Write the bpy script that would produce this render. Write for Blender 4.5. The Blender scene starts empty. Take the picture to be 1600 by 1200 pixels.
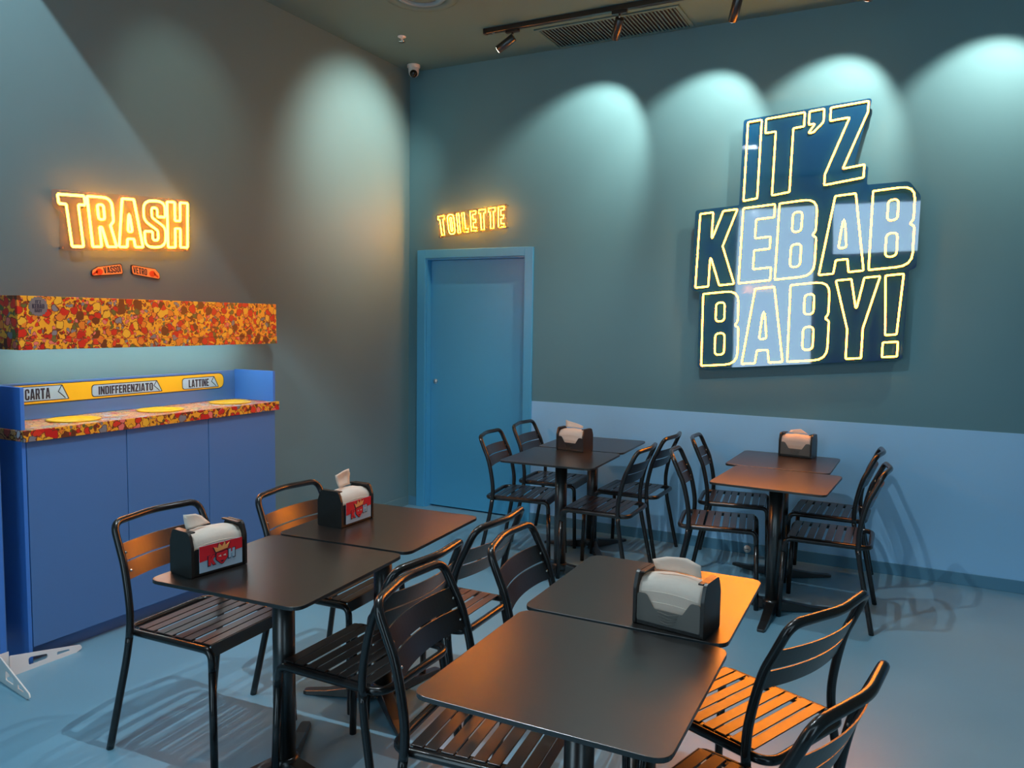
import bpy, math, random
from mathutils import Vector, Matrix
from mathutils.geometry import tessellate_polygon
random.seed(7)
S = bpy.context.scene
COL = S.collection
PI = math.pi

# ------------------------------------------------------------------ camera
cam_data = bpy.data.cameras.new('camera')
cam = bpy.data.objects.new('camera', cam_data); COL.objects.link(cam)
def aim_camera(loc, yaw, pitch, roll, f_px):
    cy, sy, cp, sp = math.cos(yaw), math.sin(yaw), math.cos(pitch), math.sin(pitch)
    f = Vector((sy*cp, cy*cp, -sp)); r = Vector((cy, -sy, 0)); u = r.cross(f)
    c, s = math.cos(roll), math.sin(roll)
    r2 = c*r + s*u; u2 = -s*r + c*u
    m = Matrix((r2, u2, -f)).transposed().to_4x4(); m.translation = loc
    cam.matrix_world = m
    cam_data.sensor_fit = 'HORIZONTAL'; cam_data.sensor_width = 36.0
    cam_data.lens = 36.0*f_px/1600.0; cam_data.clip_start = 0.05
aim_camera((3.864, -5.540, 1.600), math.radians(-27.367), math.radians(4.628), math.radians(0.856), 1225.6)
S.camera = cam

# ------------------------------------------------------------------ world, exposure
W = bpy.data.worlds.new('daylight'); S.world = W; W.use_nodes = True
bg = W.node_tree.nodes['Background']
bg.inputs['Color'].default_value = (.64, .85, 1.0, 1); bg.inputs['Strength'].default_value = 3.6
S.view_settings.view_transform = 'Standard'; S.view_settings.look = 'None'
S.view_settings.exposure = 0.0; S.view_settings.gamma = 1.0; S.view_settings.use_curve_mapping = False

ROOM_X, ROOM_Y, H = 6.2, -6.2, 3.636
# daylight portal filling the shop window behind the camera
pd = bpy.data.lights.new('window_portal', 'AREA'); pd.shape = 'RECTANGLE'; pd.size = 4.3; pd.size_y = 3.1
pd.cycles.is_portal = True
po = bpy.data.objects.new('window_portal', pd); COL.objects.link(po)
po.location = (3.5, ROOM_Y-0.21, 1.85); po.rotation_euler = (PI/2, 0, 0)

def spot(name, loc, target, power, half_deg, blend=0.3, color=(1, .95, .78), radius=0.02, parent=None):
    l = bpy.data.lights.new(name, 'SPOT'); l.energy = power; l.spot_size = 2*math.radians(half_deg)
    l.spot_blend = blend; l.color = color; l.shadow_soft_size = radius
    o = bpy.data.objects.new(name, l); COL.objects.link(o)
    d = Vector(target)-Vector(loc); o.rotation_euler = d.to_track_quat('-Z', 'Y').to_euler(); o.location = loc
    return o
NEUTRAL = (1.0, .96, .80)
# ------------------------------------------------------------------ helpers
def tag(o, label=None, cat=None, group=None, kind=None):
    if label: o['label'] = label
    if cat: o['category'] = cat
    if group: o['group'] = group
    if kind: o['kind'] = kind
    return o
def empty(name, loc, rz=0):
    o = bpy.data.objects.new(name, None); COL.objects.link(o); o.location = loc; o.rotation_euler = (0, 0, rz)
    o.empty_display_size = .05
    return o
class MB:
    def __init__(s): s.v = []; s.f = []; s.smooth = []
    def add(s, v, f, smooth=False):
        n = len(s.v); s.v += [tuple(p) for p in v]; s.f += [tuple(i+n for i in q) for q in f]; s.smooth += [smooth]*len(f)
        return s
    def box(s, x0, x1, y0, y1, z0, z1):
        v = [(x0,y0,z0),(x1,y0,z0),(x1,y1,z0),(x0,y1,z0),(x0,y0,z1),(x1,y0,z1),(x1,y1,z1),(x0,y1,z1)]
        return s.add(v, [(0,3,2,1),(4,5,6,7),(0,1,5,4),(1,2,6,5),(2,3,7,6),(3,0,4,7)])
    def tube(s, pts, r, n=8, closed=False, cap=True):
        pts = [Vector(p) for p in pts]; m = len(pts); rings = []; nrm = None
        for i, p in enumerate(pts):
            if closed: t = (pts[(i+1) % m]-pts[i-1]).normalized()
            else: t = (pts[min(i+1, m-1)]-pts[max(i-1, 0)]).normalized()
            if nrm is None:
                a = Vector((0, 0, 1)) if abs(t.z) < .9 else Vector((1, 0, 0)); nrm = (a-t*a.dot(t)).normalized()
            else:
                nrm = (nrm-t*nrm.dot(t)).normalized()
            b = t.cross(nrm); rr = r[i] if isinstance(r, (list, tuple)) else r
            rings.append([p+(nrm*math.cos(2*PI*k/n)+b*math.sin(2*PI*k/n))*rr for k in range(n)])
        v = [q for R in rings for q in R]; f = []
        for i in range(m if closed else m-1):
            j = (i+1) % m
            for k in range(n): f.append((i*n+k, i*n+(k+1) % n, j*n+(k+1) % n, j*n+k))
        s.add(v, f, True)
        if cap and not closed:
            s.add(rings[0], [tuple(range(n))[::-1]]); s.add(rings[-1], [tuple(range(n))])
        return s
    def prism(s, loops, h0, h1, fn):
        """loops: list of 2D loops (outer first, then holes); fn(u, v, h) -> 3D point"""
        tri = tessellate_polygon([[Vector((p[0], p[1], 0)) for p in L] for L in loops])
        flat = [p for L in loops for p in L]
        s.add([fn(p[0], p[1], h1) for p in flat], [tuple(t) for t in tri])
        if h0 is not None:
            s.add([fn(p[0], p[1], h0) for p in flat], [tuple(t)[::-1] for t in tri])
            for L in loops:
                m = len(L); v = [fn(p[0], p[1], h0) for p in L]+[fn(p[0], p[1], h1) for p in L]
                s.add(v, [(i, (i+1) % m, m+(i+1) % m, m+i) for i in range(m)])
        return s
    def lathe(s, prof, n=24, c=(0, 0, 0), axis='z', smooth=True):
        v = []
        for r, z in prof:
            for k in range(n):
                a = 2*PI*k/n; x, y = r*math.cos(a), r*math.sin(a)
                v.append((c[0]+x, c[1]+y, c[2]+z) if axis == 'z' else ((c[0]+z, c[1]+x, c[2]+y) if axis == 'x' else (c[0]+x, c[1]+z, c[2]+y)))
        f = []
        for i in range(len(prof)-1):
            for k in range(n): f.append((i*n+k, i*n+(k+1) % n, (i+1)*n+(k+1) % n, (i+1)*n+k))
        return s.add(v, f, smooth)
    def build(s, name, mat, parent=None, bevel=0, fix=True):
        me = bpy.data.meshes.new(name); me.from_pydata(s.v, [], s.f)
        me.polygons.foreach_set('use_smooth', s.smooth); me.update()
        if fix:
            import bmesh
            bm = bmesh.new(); bm.from_mesh(me); bmesh.ops.remove_doubles(bm, verts=bm.verts, dist=1e-6)
            bmesh.ops.recalc_face_normals(bm, faces=bm.faces); bm.to_mesh(me); bm.free()
        o = bpy.data.objects.new(name, me); COL.objects.link(o)
        if mat: me.materials.append(mat)
        if parent: o.parent = parent
        if bevel:
            b = o.modifiers.new('bevel', 'BEVEL'); b.width = bevel; b.segments = 2; b.limit_method = 'ANGLE'; b.angle_limit = math.radians(50)
        return o
def fillet(pts, closed=True, seg=5):
    """pts: (x, y[, z]) tuples with a trailing radius -> smooth polyline (2D or 3D)"""
    out = []; m = len(pts)
    for i, p in enumerate(pts):
        P = Vector(p[:-1]); r = p[-1]
        if r <= 0 or (not closed and i in (0, m-1)): out.append(tuple(P)); continue
        A = Vector(pts[i-1][:-1]); B = Vector(pts[(i+1) % m][:-1]); a = (A-P); b = (B-P)
        la, lb = a.length, b.length; a.normalize(); b.normalize()
        ang = a.angle(b); d = min(r/math.tan(ang/2), la*.49, lb*.49)
        for k in range(seg+1):
            t = k/seg; q = (P+a*d)*(1-t)**2+P*2*t*(1-t)+(P+b*d)*t*t
            out.append(tuple(q))
    return out
def spline(pts, n=6):
    P = [Vector(p) for p in pts]; P = [2*P[0]-P[1]]+P+[2*P[-1]-P[-2]]; out = []
    for i in range(1, len(P)-2):
        for k in range(n):
            t = k/n; a, b, c, d = P[i-1], P[i], P[i+1], P[i+2]
            out.append(.5*((2*b)+(c-a)*t+(2*a-5*b+4*c-d)*t*t+(3*b-a-3*c+d)*t**3))
    out.append(P[-2]); return out
def copy_tree(o, parent=None):
    c = o.copy(); COL.objects.link(c)
    if parent: c.parent = parent
    for ch in list(o.children): copy_tree(ch, c)
    return c

# ------------------------------------------------------------------ materials
def mat(name, col, rough=.5, metal=0, spec=.5, emit=None, strength=0, coat=0):
    m = bpy.data.materials.new(name); m.use_nodes = True; b = m.node_tree.nodes['Principled BSDF']
    b.inputs['Base Color'].default_value = (*col, 1); b.inputs['Roughness'].default_value = rough
    b.inputs['Metallic'].default_value = metal; b.inputs['Specular IOR Level'].default_value = spec
    b.inputs['Coat Weight'].default_value = coat
    if emit: b.inputs['Emission Color'].default_value = (*emit, 1); b.inputs['Emission Strength'].default_value = strength
    return m
def vary(m, scale, amount, bump=0, bump_scale=200, rough_var=0):
    """soft colour variation and fine relief on a plain material"""
    t = m.node_tree; b = t.nodes['Principled BSDF']; L = t.links
    tc = t.nodes.new('ShaderNodeTexCoord'); nz = t.nodes.new('ShaderNodeTexNoise'); nz.inputs['Scale'].default_value = scale
    nz.inputs['Detail'].default_value = 4
    L.new(tc.outputs['Object'], nz.inputs['Vector'])
    mx = t.nodes.new('ShaderNodeMix'); mx.data_type = 'RGBA'
    c = b.inputs['Base Color'].default_value
    mx.inputs[6].default_value = (*[v*(1-amount) for v in c[:3]], 1); mx.inputs[7].default_value = (*[min(1, v*(1+amount)) for v in c[:3]], 1)
    L.new(nz.outputs['Fac'], mx.inputs[0]); L.new(mx.outputs[2], b.inputs['Base Color'])
    if rough_var:
        mr = t.nodes.new('ShaderNodeMapRange'); r = b.inputs['Roughness'].default_value
        mr.inputs['To Min'].default_value = r-rough_var; mr.inputs['To Max'].default_value = r+rough_var
        L.new(nz.outputs['Fac'], mr.inputs['Value']); L.new(mr.outputs['Result'], b.inputs['Roughness'])
    if bump:
        n2 = t.nodes.new('ShaderNodeTexNoise'); n2.inputs['Scale'].default_value = bump_scale; n2.inputs['Detail'].default_value = 3
        L.new(tc.outputs['Object'], n2.inputs['Vector'])
        bp = t.nodes.new('ShaderNodeBump'); bp.inputs['Strength'].default_value = bump; bp.inputs['Distance'].default_value = .002
        L.new(n2.outputs['Fac'], bp.inputs['Height']); L.new(bp.outputs['Normal'], b.inputs['Normal'])
    return m
def doodle(name, scale, base, palette):
    """crowded comic-style print: coloured blobs with dark outlines on a warm ground"""
    m = bpy.data.materials.new(name); m.use_nodes = True; t = m.node_tree; L = t.links; b = t.nodes['Principled BSDF']
    b.inputs['Roughness'].default_value = .35
    tc = t.nodes.new('ShaderNodeTexCoord'); mp = t.nodes.new('ShaderNodeMapping'); L.new(tc.outputs['Object'], mp.inputs['Vector'])
    nz = t.nodes.new('ShaderNodeTexNoise'); nz.inputs['Scale'].default_value = 30; L.new(mp.outputs[0], nz.inputs['Vector'])
    ad = t.nodes.new('ShaderNodeMix'); ad.data_type = 'VECTOR'; ad.inputs['Factor'].default_value = .035
    L.new(mp.outputs[0], ad.inputs[4]); L.new(nz.outputs['Color'], ad.inputs[5])
    def layer(sc, thr, pal, seed):
        vo = t.nodes.new('ShaderNodeTexVoronoi'); vo.inputs['Scale'].default_value = sc; vo.inputs['Randomness'].default_value = 1
        ofs = t.nodes.new('ShaderNodeVectorMath'); ofs.inputs[1].default_value = (seed, seed*.7, seed*.3); L.new(ad.outputs[1], ofs.inputs[0])
        L.new(ofs.outputs[0], vo.inputs['Vector'])
        cr = t.nodes.new('ShaderNodeValToRGB'); cr.color_ramp.interpolation = 'CONSTANT'
        sp = t.nodes.new('ShaderNodeSeparateColor'); L.new(vo.outputs['Color'], sp.inputs[0]); L.new(sp.outputs[0], cr.inputs[0])
        e = cr.color_ramp.elements
        while len(e) < len(pal): e.new(.5)
        for i, c in enumerate(pal): e[i].position = i/len(pal); e[i].color = (*c, 1)
        f = t.nodes.new('ShaderNodeMath'); f.operation = 'LESS_THAN'; f.inputs[1].default_value = thr; L.new(vo.outputs['Distance'], f.inputs[0])
        g = t.nodes.new('ShaderNodeMath'); g.operation = 'LESS_THAN'; g.inputs[1].default_value = thr*1.18; L.new(vo.outputs['Distance'], g.inputs[0])
        return cr.outputs[0], f.outputs[0], g.outputs[0]
    cur = None
    def mix(fac, a, bcol):
        x = t.nodes.new('ShaderNodeMix'); x.data_type = 'RGBA'; L.new(fac, x.inputs[0])
        if isinstance(a, tuple): x.inputs[6].default_value = (*a, 1)
        else: L.new(a, x.inputs[6])
        if isinstance(bcol, tuple): x.inputs[7].default_value = (*bcol, 1)
        else: L.new(bcol, x.inputs[7])
        return x.outputs[2]
    cur = base
    for sc, thr, pal, seed in ((scale*2.1, .43, palette, 3.1), (scale, .43, palette, 0)):
        c, f, g = layer(sc, thr, pal, seed)
        cur = mix(g, cur, (.16, .03, .012)); cur = mix(f, cur, c)
    L.new(cur, b.inputs['Base Color'])
    return m
M = {}
M['wall'] = vary(mat('teal_wall_paint', (.125, .27, .32), .62, spec=.25), 1.5, .05, .12, 260)
M['wall_left'] = vary(mat('grey_teal_wall_paint', (.135, .25, .28), .62, spec=.25), 1.5, .05, .12, 260)
M['ceiling'] = vary(mat('teal_ceiling_paint', (.095, .215, .245), .7, spec=.2), 1.2, .05, .1, 260)
M['wainscot'] = vary(mat('pale_blue_paint', (.33, .65, .97), .45), 1.5, .04, .08, 200)
M['floor'] = vary(mat('blue_resin_floor', (.17, .365, .49), .33, spec=.5), 2.2, .10, .05, 120, .06)
M['baseboard'] = vary(mat('blue_skirting_paint', (.10, .27, .40), .4), 3, .04)
M['door'] = vary(mat('blue_door_lacquer', (.085, .42, .70), .4), 1.5, .05)
M['cabinet'] = vary(mat('cobalt_laminate', (.068, .18, .42), .42), 2, .04)
M['cab_bright'] = vary(mat('bright_blue_laminate', (.05, .20, .62), .42), 2, .04)
M['black'] = vary(mat('black_powder_coat', (.010, .009, .008), .29, spec=1.0), 60, .2, .05, 700)
M['black'].node_tree.nodes['Principled BSDF'].inputs['IOR'].default_value = 1.5
M['tube'] = vary(mat('black_lacquered_steel', (.012, .011, .011), .22, spec=.55), 40, .2)
M['slat'] = vary(mat('black_slat_lacquer', (.014, .012, .011), .30, spec=.9), 40, .2)
M['slat'].node_tree.nodes['Principled BSDF'].inputs['IOR'].default_value = 1.5
M['plastic'] = vary(mat('black_plastic', (.018, .017, .016), .35), 40, .2, .05, 500)
M['smoke'] = mat('smoked_plastic', (.14, .13, .115), .28)
M['chrome'] = vary(mat('chrome', (.75, .75, .75), .18, 1), 30, .05)
M['white'] = vary(mat('white_painted_metal', (.80, .80, .78), .4), 20, .03)
M['offwhite'] = vary(mat('white_plastic', (.72, .70, .66), .4), 20, .03)
M['paper'] = vary(mat('napkin_paper', (.90, .85, .76), .85, spec=.2), 60, .06, .25, 160)
def translucent(m, amount):
    t = m.node_tree; b = t.nodes['Principled BSDF']; x = t.nodes.new('ShaderNodeMixShader'); x.inputs[0].default_value = amount
    tr = t.nodes.new('ShaderNodeBsdfTranslucent'); tr.inputs['Color'].default_value = (.80, .74, .64, 1)
    t.links.new(b.outputs[0], x.inputs[1]); t.links.new(tr.outputs[0], x.inputs[2]); t.links.new(x.outputs[0], t.nodes['Material Output'].inputs['Surface'])
translucent(M['paper'], .42)
M['yellow'] = vary(mat('yellow_print', (.85, .50, .015), .4), 10, .04)
M['dark_ink'] = vary(mat('dark_ink', (.012, .016, .04), .5), 20, .1)
M['lightblue'] = vary(mat('light_blue_print', (.36, .55, .70), .45), 10, .04)
M['redprint'] = vary(mat('red_print', (.72, .02, .035), .4), 10, .05)
M['orangeprint'] = vary(mat('orange_print', (.95, .42, .13), .45), 10, .05)
M['redorange'] = vary(mat('vermilion_print', (.75, .06, .01), .45), 10, .05)
M['greyprint'] = vary(mat('grey_print', (.16, .14, .14), .5), 10, .05)
M['entrance'] = vary(mat('dark_plum_door', (.06, .035, .05), .45), 3, .1)
M['lens'] = mat('lens_glass', (.005, .005, .006), .08)
M['glow'] = mat('lamp_glow', (1, 1, 1), .5, emit=(1, .95, .82), strength=18)
M['led'] = mat('led_strip_glow', (1, 1, 1), .5, emit=(.72, .95, 1), strength=42)
NEON = (1.0, .25, .009)
M['neon_small'] = mat('neon_glow_small', (.9, .6, .2), .4, emit=(1.0, .25, .0065), strength=80)
M['neon_tiny'] = mat('neon_glow_tiny', (.9, .6, .2), .4, emit=(1.0, .25, .0040), strength=170)
M['neon_back'] = vary(mat('neon_tube_back', (.75, .42, .16), .4), 40, .05)
M['neon'] = mat('neon_glow', (.9, .6, .2), .4, emit=NEON, strength=70)
M['doodle'] = doodle('comic_print', 23, (.86, .36, .02), [(.62, .018, .01), (.75, .20, .02), (.10, .12, .03), (.70, .035, .015), (.75, .16, .13), (.20, .19, .21), (.55, .012, .01), (.85, .42, .03), (.13, .03, .01)])
M['doodle_top'] = doodle('comic_print_pale', 20, (.80, .42, .16), [(.70, .12, .08), (.80, .34, .12), (.35, .40, .30), (.75, .25, .22), (.55, .55, .60), (.80, .50, .10)])
def panel_mirror():
    m = bpy.data.materials.new('navy_mirror_acrylic'); m.use_nodes = True; t = m.node_tree; L = t.links
    b = t.nodes['Principled BSDF']; b.inputs['Base Color'].default_value = (.006, .07, .20, 1); b.inputs['Roughness'].default_value = .05
    g = t.nodes.new('ShaderNodeBsdfGlossy'); g.inputs['Color'].default_value = (.78, .82, .95, 1); g.inputs['Roughness'].default_value = .025
    x = t.nodes.new('ShaderNodeMixShader'); x.inputs[0].default_value = .19
    nz = t.nodes.new('ShaderNodeTexNoise'); nz.inputs['Scale'].default_value = 2.2; bp = t.nodes.new('ShaderNodeBump'); bp.inputs['Strength'].default_value = .03
    bp.inputs['Distance'].default_value = .05
    L.new(nz.outputs['Fac'], bp.inputs['Height']); L.new(bp.outputs['Normal'], g.inputs['Normal'])
    L.new(b.outputs[0], x.inputs[1]); L.new(g.outputs[0], x.inputs[2]); L.new(x.outputs[0], t.nodes['Material Output'].inputs['Surface'])
    return m
M['mirror'] = panel_mirror()
def acrylic():
    m = bpy.data.materials.new('clear_acrylic'); m.use_nodes = True; t = m.node_tree; L = t.links
    b = t.nodes['Principled BSDF']; b.inputs['Base Color'].default_value = (.26, .20, .16, 1); b.inputs['Roughness'].default_value = .15
    tr = t.nodes.new('ShaderNodeBsdfTransparent'); tr.inputs['Color'].default_value = (.95, .95, .95, 1)
    x = t.nodes.new('ShaderNodeMixShader'); x.inputs[0].default_value = .86
    L.new(b.outputs[0], x.inputs[1]); L.new(tr.outputs[0], x.inputs[2]); L.new(x.outputs[0], t.nodes['Material Output'].inputs['Surface'])
    return m
M['acrylic'] = acrylic()
def glass():
    m = bpy.data.materials.new('window_glass'); m.use_nodes = True; t = m.node_tree; L = t.links
    tr = t.nodes.new('ShaderNodeBsdfTransparent'); tr.inputs['Color'].default_value = (.92, .96, .97, 1)
    g = t.nodes.new('ShaderNodeBsdfGlossy'); g.inputs['Roughness'].default_value = .02
    x = t.nodes.new('ShaderNodeMixShader'); x.inputs[0].default_value = .08
    L.new(tr.outputs[0], x.inputs[1]); L.new(g.outputs[0], x.inputs[2]); L.new(x.outputs[0], t.nodes['Material Output'].inputs['Surface'])
    return m
M['glass'] = glass()

# ------------------------------------------------------------------ lettering (condensed grotesque drawn by hand)
def rect(x0, y0, x1, y1, r=0): return [(x0, y0, r), (x1, y0, r), (x1, y1, r), (x0, y1, r)]
GL = {
 'T': (.46, [[(0,1,0),(0,.82,0),(.125,.82,0),(.125,0,0),(.335,0,0),(.335,.82,0),(.46,.82,0),(.46,1,0)]]),
 'R': (.47, [[(0,0,0),(.17,0,0),(.17,.40,0),(.215,.40,.03),(.29,0,0),(.47,0,0),(.385,.44,.02),(.45,.52,.08),(.45,1,.17),(0,1,0)], rect(.17,.55,.285,.85,.05)]),
 'A': (.50, [[(0,0,0),(.165,0,0),(.185,.17,0),(.315,.17,0),(.335,0,0),(.50,0,0),(.365,1,0),(.135,1,0)], [(.205,.32,.02),(.295,.32,.02),(.25,.80,.01)]]),
 'S': (.46, [[(.46,.66,0),(.46,1,.2),(0,1,.2),(0,.57,.2),(.29,.36,.08),(.29,.15,.055),(.17,.15,.055),(.17,.34,0),(0,.34,0),(0,0,.2),(.46,0,.2),(.46,.43,.2),(.17,.64,.08),(.17,.85,.055),(.29,.85,.055),(.29,.66,0)]]),
 'H': (.46, [[(0,0,0),(.17,0,0),(.17,.42,0),(.29,.42,0),(.29,0,0),(.46,0,0),(.46,1,0),(.29,1,0),(.29,.59,0),(.17,.59,0),(.17,1,0),(0,1,0)]]),
 'O': (.46, [rect(0,0,.46,1,.2), rect(.17,.15,.29,.85,.055)]),
 'I': (.17, [rect(0,0,.17,1)]),
 'L': (.38, [[(0,0,0),(.38,0,0),(.38,.17,0),(.17,.17,0),(.17,1,0),(0,1,0)]]),
 'E': (.39, [[(0,0,0),(.39,0,0),(.39,.17,0),(.17,.17,0),(.17,.42,0),(.36,.42,0),(.36,.58,0),(.17,.58,0),(.17,.83,0),(.39,.83,0),(.39,1,0),(0,1,0)]]),
 'F': (.37, [[(0,0,0),(.17,0,0),(.17,.41,0),(.34,.41,0),(.34,.57,0),(.17,.57,0),(.17,.83,0),(.37,.83,0),(.37,1,0),(0,1,0)]]),
 'K': (.50, [[(0,0,0),(.17,0,0),(.17,.42,0),(.31,0,0),(.50,0,0),(.32,.53,0),(.48,1,0),(.30,1,0),(.17,.62,0),(.17,1,0),(0,1,0)]]),
 'B': (.46, [[(0,0,0),(.46,0,.15),(.46,.50,.10),(.41,.53,.02),(.45,.58,.08),(.45,1,.15),(0,1,0)], rect(.17,.14,.29,.44,.05), rect(.17,.60,.28,.86,.05)]),
 'Z': (.44, [[(0,0,0),(.44,0,0),(.44,.17,0),(.20,.17,0),(.44,.86,0),(.44,1,0),(.02,1,0),(.02,.83,0),(.24,.83,0),(0,.14,0)]]),
 'Y': (.48, [[(.155,0,0),(.325,0,0),(.325,.37,0),(.48,1,0),(.31,1,0),(.24,.60,0),(.17,1,0),(0,1,0),(.155,.37,0)]]),
 '!': (.19, [[(.035,.27,0),(.155,.27,0),(.19,1,0),(0,1,0)], None, rect(.015,0,.175,.18)]),
 "'": (.17, [[(.0,.72,0),(.06,.72,.02),(.17,.83,.05),(.17,1,0),(.0,1,0),(0,.83,0),(.075,.83,0)]]),
 'N': (.46, [[(0,0,0),(.16,0,0),(.16,.53,0),(.30,0,0),(.46,0,0),(.46,1,0),(.30,1,0),(.30,.50,0),(.17,1,0),(0,1,0)]]),
 'V': (.48, [[(.14,0,0),(.34,0,0),(.48,1,0),(.31,1,0),(.24,.30,0),(.17,1,0),(0,1,0)]]),
 'C': (.46, [[(.46,.62,0),(.46,1,.2),(0,1,.2),(0,0,.2),(.46,0,.2),(.46,.38,0),(.29,.38,0),(.29,.15,.055),(.17,.15,.055),(.17,.85,.055),(.29,.85,.055),(.29,.62,0)]]),
 'D': (.46, [[(0,0,0),(.46,0,.2),(.46,1,.2),(0,1,0)], [(.17,.15,0),(.29,.15,.06),(.29,.85,.06),(.17,.85,0)]]),
 'U': (.46, [[(0,1,0),(0,0,.2),(.46,0,.2),(.46,1,0),(.29,1,0),(.29,.15,.055),(.17,.15,.055),(.17,1,0)]]),
 ' ': (.2, []),
}
def glyphs(text, gap=.05):
    """-> list of (shapes) per letter in unit coordinates; a shape is [outer, hole, hole...]"""
    x = 0; out = []
    for ch in text:
        w, loops = GL[ch]; shapes = []; cur = []
        for L in loops:
            if L is None: shapes.append(cur); cur = []; continue
            cur.append([(px+x, py) for px, py in fillet([(a, b, r+.012) for a, b, r in L], True, 4)])
        if cur: shapes.append(cur)
        out.append((ch, shapes)); x += w+gap
    total = x-gap
    return [(ch, [[[(px/total, py) for px, py in L] for L in sh] for sh in shapes]) for ch, shapes in out]
def quadmap(bl, br, tr, tl):
    """bilinear map of the unit square onto a planar quad given as 2D corners"""
    def f(u, v):
        return ((1-u)*(1-v)*bl[0]+u*(1-v)*br[0]+u*v*tr[0]+(1-u)*v*tl[0], (1-u)*(1-v)*bl[1]+u*(1-v)*br[1]+u*v*tr[1]+(1-u)*v*tl[1])
    return f
def printed(name, text, q, place, m, parent, h=.0006, gap=.06):
    """flat printed word as one thin mesh"""
    mb = MB()
    for ch, shapes in glyphs(text, gap):
        for sh in shapes: mb.prism([[q(u, v) for u, v in L] for L in sh], 0, h, place)
    return mb.build(name, m, parent)
def resample(L, d):
    out = []; m = len(L)
    for i in range(m):
        a, b = Vector(L[i]), Vector(L[(i+1) % m]); n = max(1, int((b-a).length/d))
        out += [tuple(a.lerp(b, k/n)) for k in range(n)]
    return out
def neon_letters(text, q, place, r, parent, gap=.07, h=.0, m='neon_small'):
    for ch, shapes in glyphs(text, gap):
        mb = MB()
        for sh in shapes:
            for L in sh:
                P = [place(*q(u, v), h) for u, v in L]
                P2 = [P[0]]
                for p in P[1:]:
                    if (Vector(p)-Vector(P2[-1])).length > .004: P2.append(p)
                mb.tube(P2, r, 6, True)
        o = mb.build('letter_tube', M[m], parent)
        # the side of each tube that is turned to the wall is opaque sleeve
        n_ = (Vector(place(0, 0, 1))-Vector(place(0, 0, 0))).normalized()
        o.data.materials.append(M['neon_back'])
        for p in o.data.polygons:
            if p.normal.dot(n_) < -.30: p.material_index = 1

# ------------------------------------------------------------------ the room
def struct(name, mb, m, **k): return tag(mb.build(name, m, **k), kind='structure')
struct('floor', MB().box(-.15, ROOM_X+.15, ROOM_Y-.2, .2, -.1, 0), M['floor'])
struct('ceiling', MB().box(-.15, ROOM_X+.15, ROOM_Y-.2, .2, H, H+.15), M['ceiling'])
struct('wall_left', MB().box(-.15, 0, ROOM_Y-.2, .2, 0, H), M['wall_left'])
struct('wall_right', MB().box(ROOM_X, ROOM_X+.15, ROOM_Y-.2, .2, 0, H), M['wall'])
DX0, DX1, DZ = .172, 1.100, 2.105
struct('wall_back', MB().box(0, DX0, 0, .2, 0, H).box(DX1, ROOM_X, 0, .2, 0, H).box(DX0, DX1, 0, .2, DZ, H).box(DX0, DX1, .12, .2, 0, DZ), M['wall'])
# shop front behind the camera: a tall window, a dark entrance door and a transom light above it
struct('wall_front', MB().box(0, 1.4, ROOM_Y-.2, ROOM_Y, 0, H).box(2.55, 2.70, ROOM_Y-.2, ROOM_Y, 0, H).box(5.6, ROOM_X, ROOM_Y-.2, ROOM_Y, 0, H)
       .box(1.4, 2.55, ROOM_Y-.2, ROOM_Y, 3.3, H).box(2.7, 5.6, ROOM_Y-.2, ROOM_Y, 3.3, H).box(1.4, 2.55, ROOM_Y-.2, ROOM_Y, 0, .3).box(4.65, 5.6, ROOM_Y-.2, ROOM_Y, 0, .3)
       .box(2.7, 4.65, ROOM_Y-.2, ROOM_Y, 2.45, 2.55).box(4.55, 4.65, ROOM_Y-.2, ROOM_Y, 0, 2.45), M['wall'])
def window(n, x0, x1, z0, z1):
    w = tag(empty('window_%d' % n, ((x0+x1)/2, ROOM_Y-.1, z0)), kind='structure'); hx = (x1-x0)/2-.001; hz = z1-z0-.001
    MB().box(-hx, -hx+.04, -.03, .03, 0, hz).box(hx-.04, hx, -.03, .03, 0, hz).box(-hx+.04, hx-.04, -.03, .03, 0, .04).box(-hx+.04, hx-.04, -.03, .03, hz-.04, hz).build('window_frame', M['black'], w)
    MB().box(-hx+.041, hx-.041, -.004, .004, .041, hz-.041).build('pane', M['glass'], w)
window(1, 1.4, 2.55, .3, 3.3); window(2, 2.7, 4.65, 2.55, 3.3); window(3, 4.65, 5.6, .3, 3.3)
d = struct('door_2', MB().box(2.703, 4.547, ROOM_Y-.12, ROOM_Y-.06, .005, 2.447), M['entrance'], bevel=.003)
for x in (3.56, 3.66): MB().tube([(x, ROOM_Y-.055, .8), (x, ROOM_Y-.02, .82), (x, ROOM_Y-.02, 1.58), (x, ROOM_Y-.055, 1.6)], .012, 10).build('pull_handle', M['chrome'], d)
# wainscot and skirting
struct('trim_1', MB().box(1.175, ROOM_X, -.004, 0, .075, .970), M['wainscot'])
struct('baseboard_back', MB().box(1.175, ROOM_X, -.012, 0, 0, .077).box(0, .092, -.012, 0, 0, .077), M['baseboard'], bevel=.002)
struct('baseboard_left', MB().box(0, .012, -1.915, 0, 0, .077).box(0, .012, ROOM_Y, -3.50, 0, .077), M['wall_left'], bevel=.002)
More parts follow.
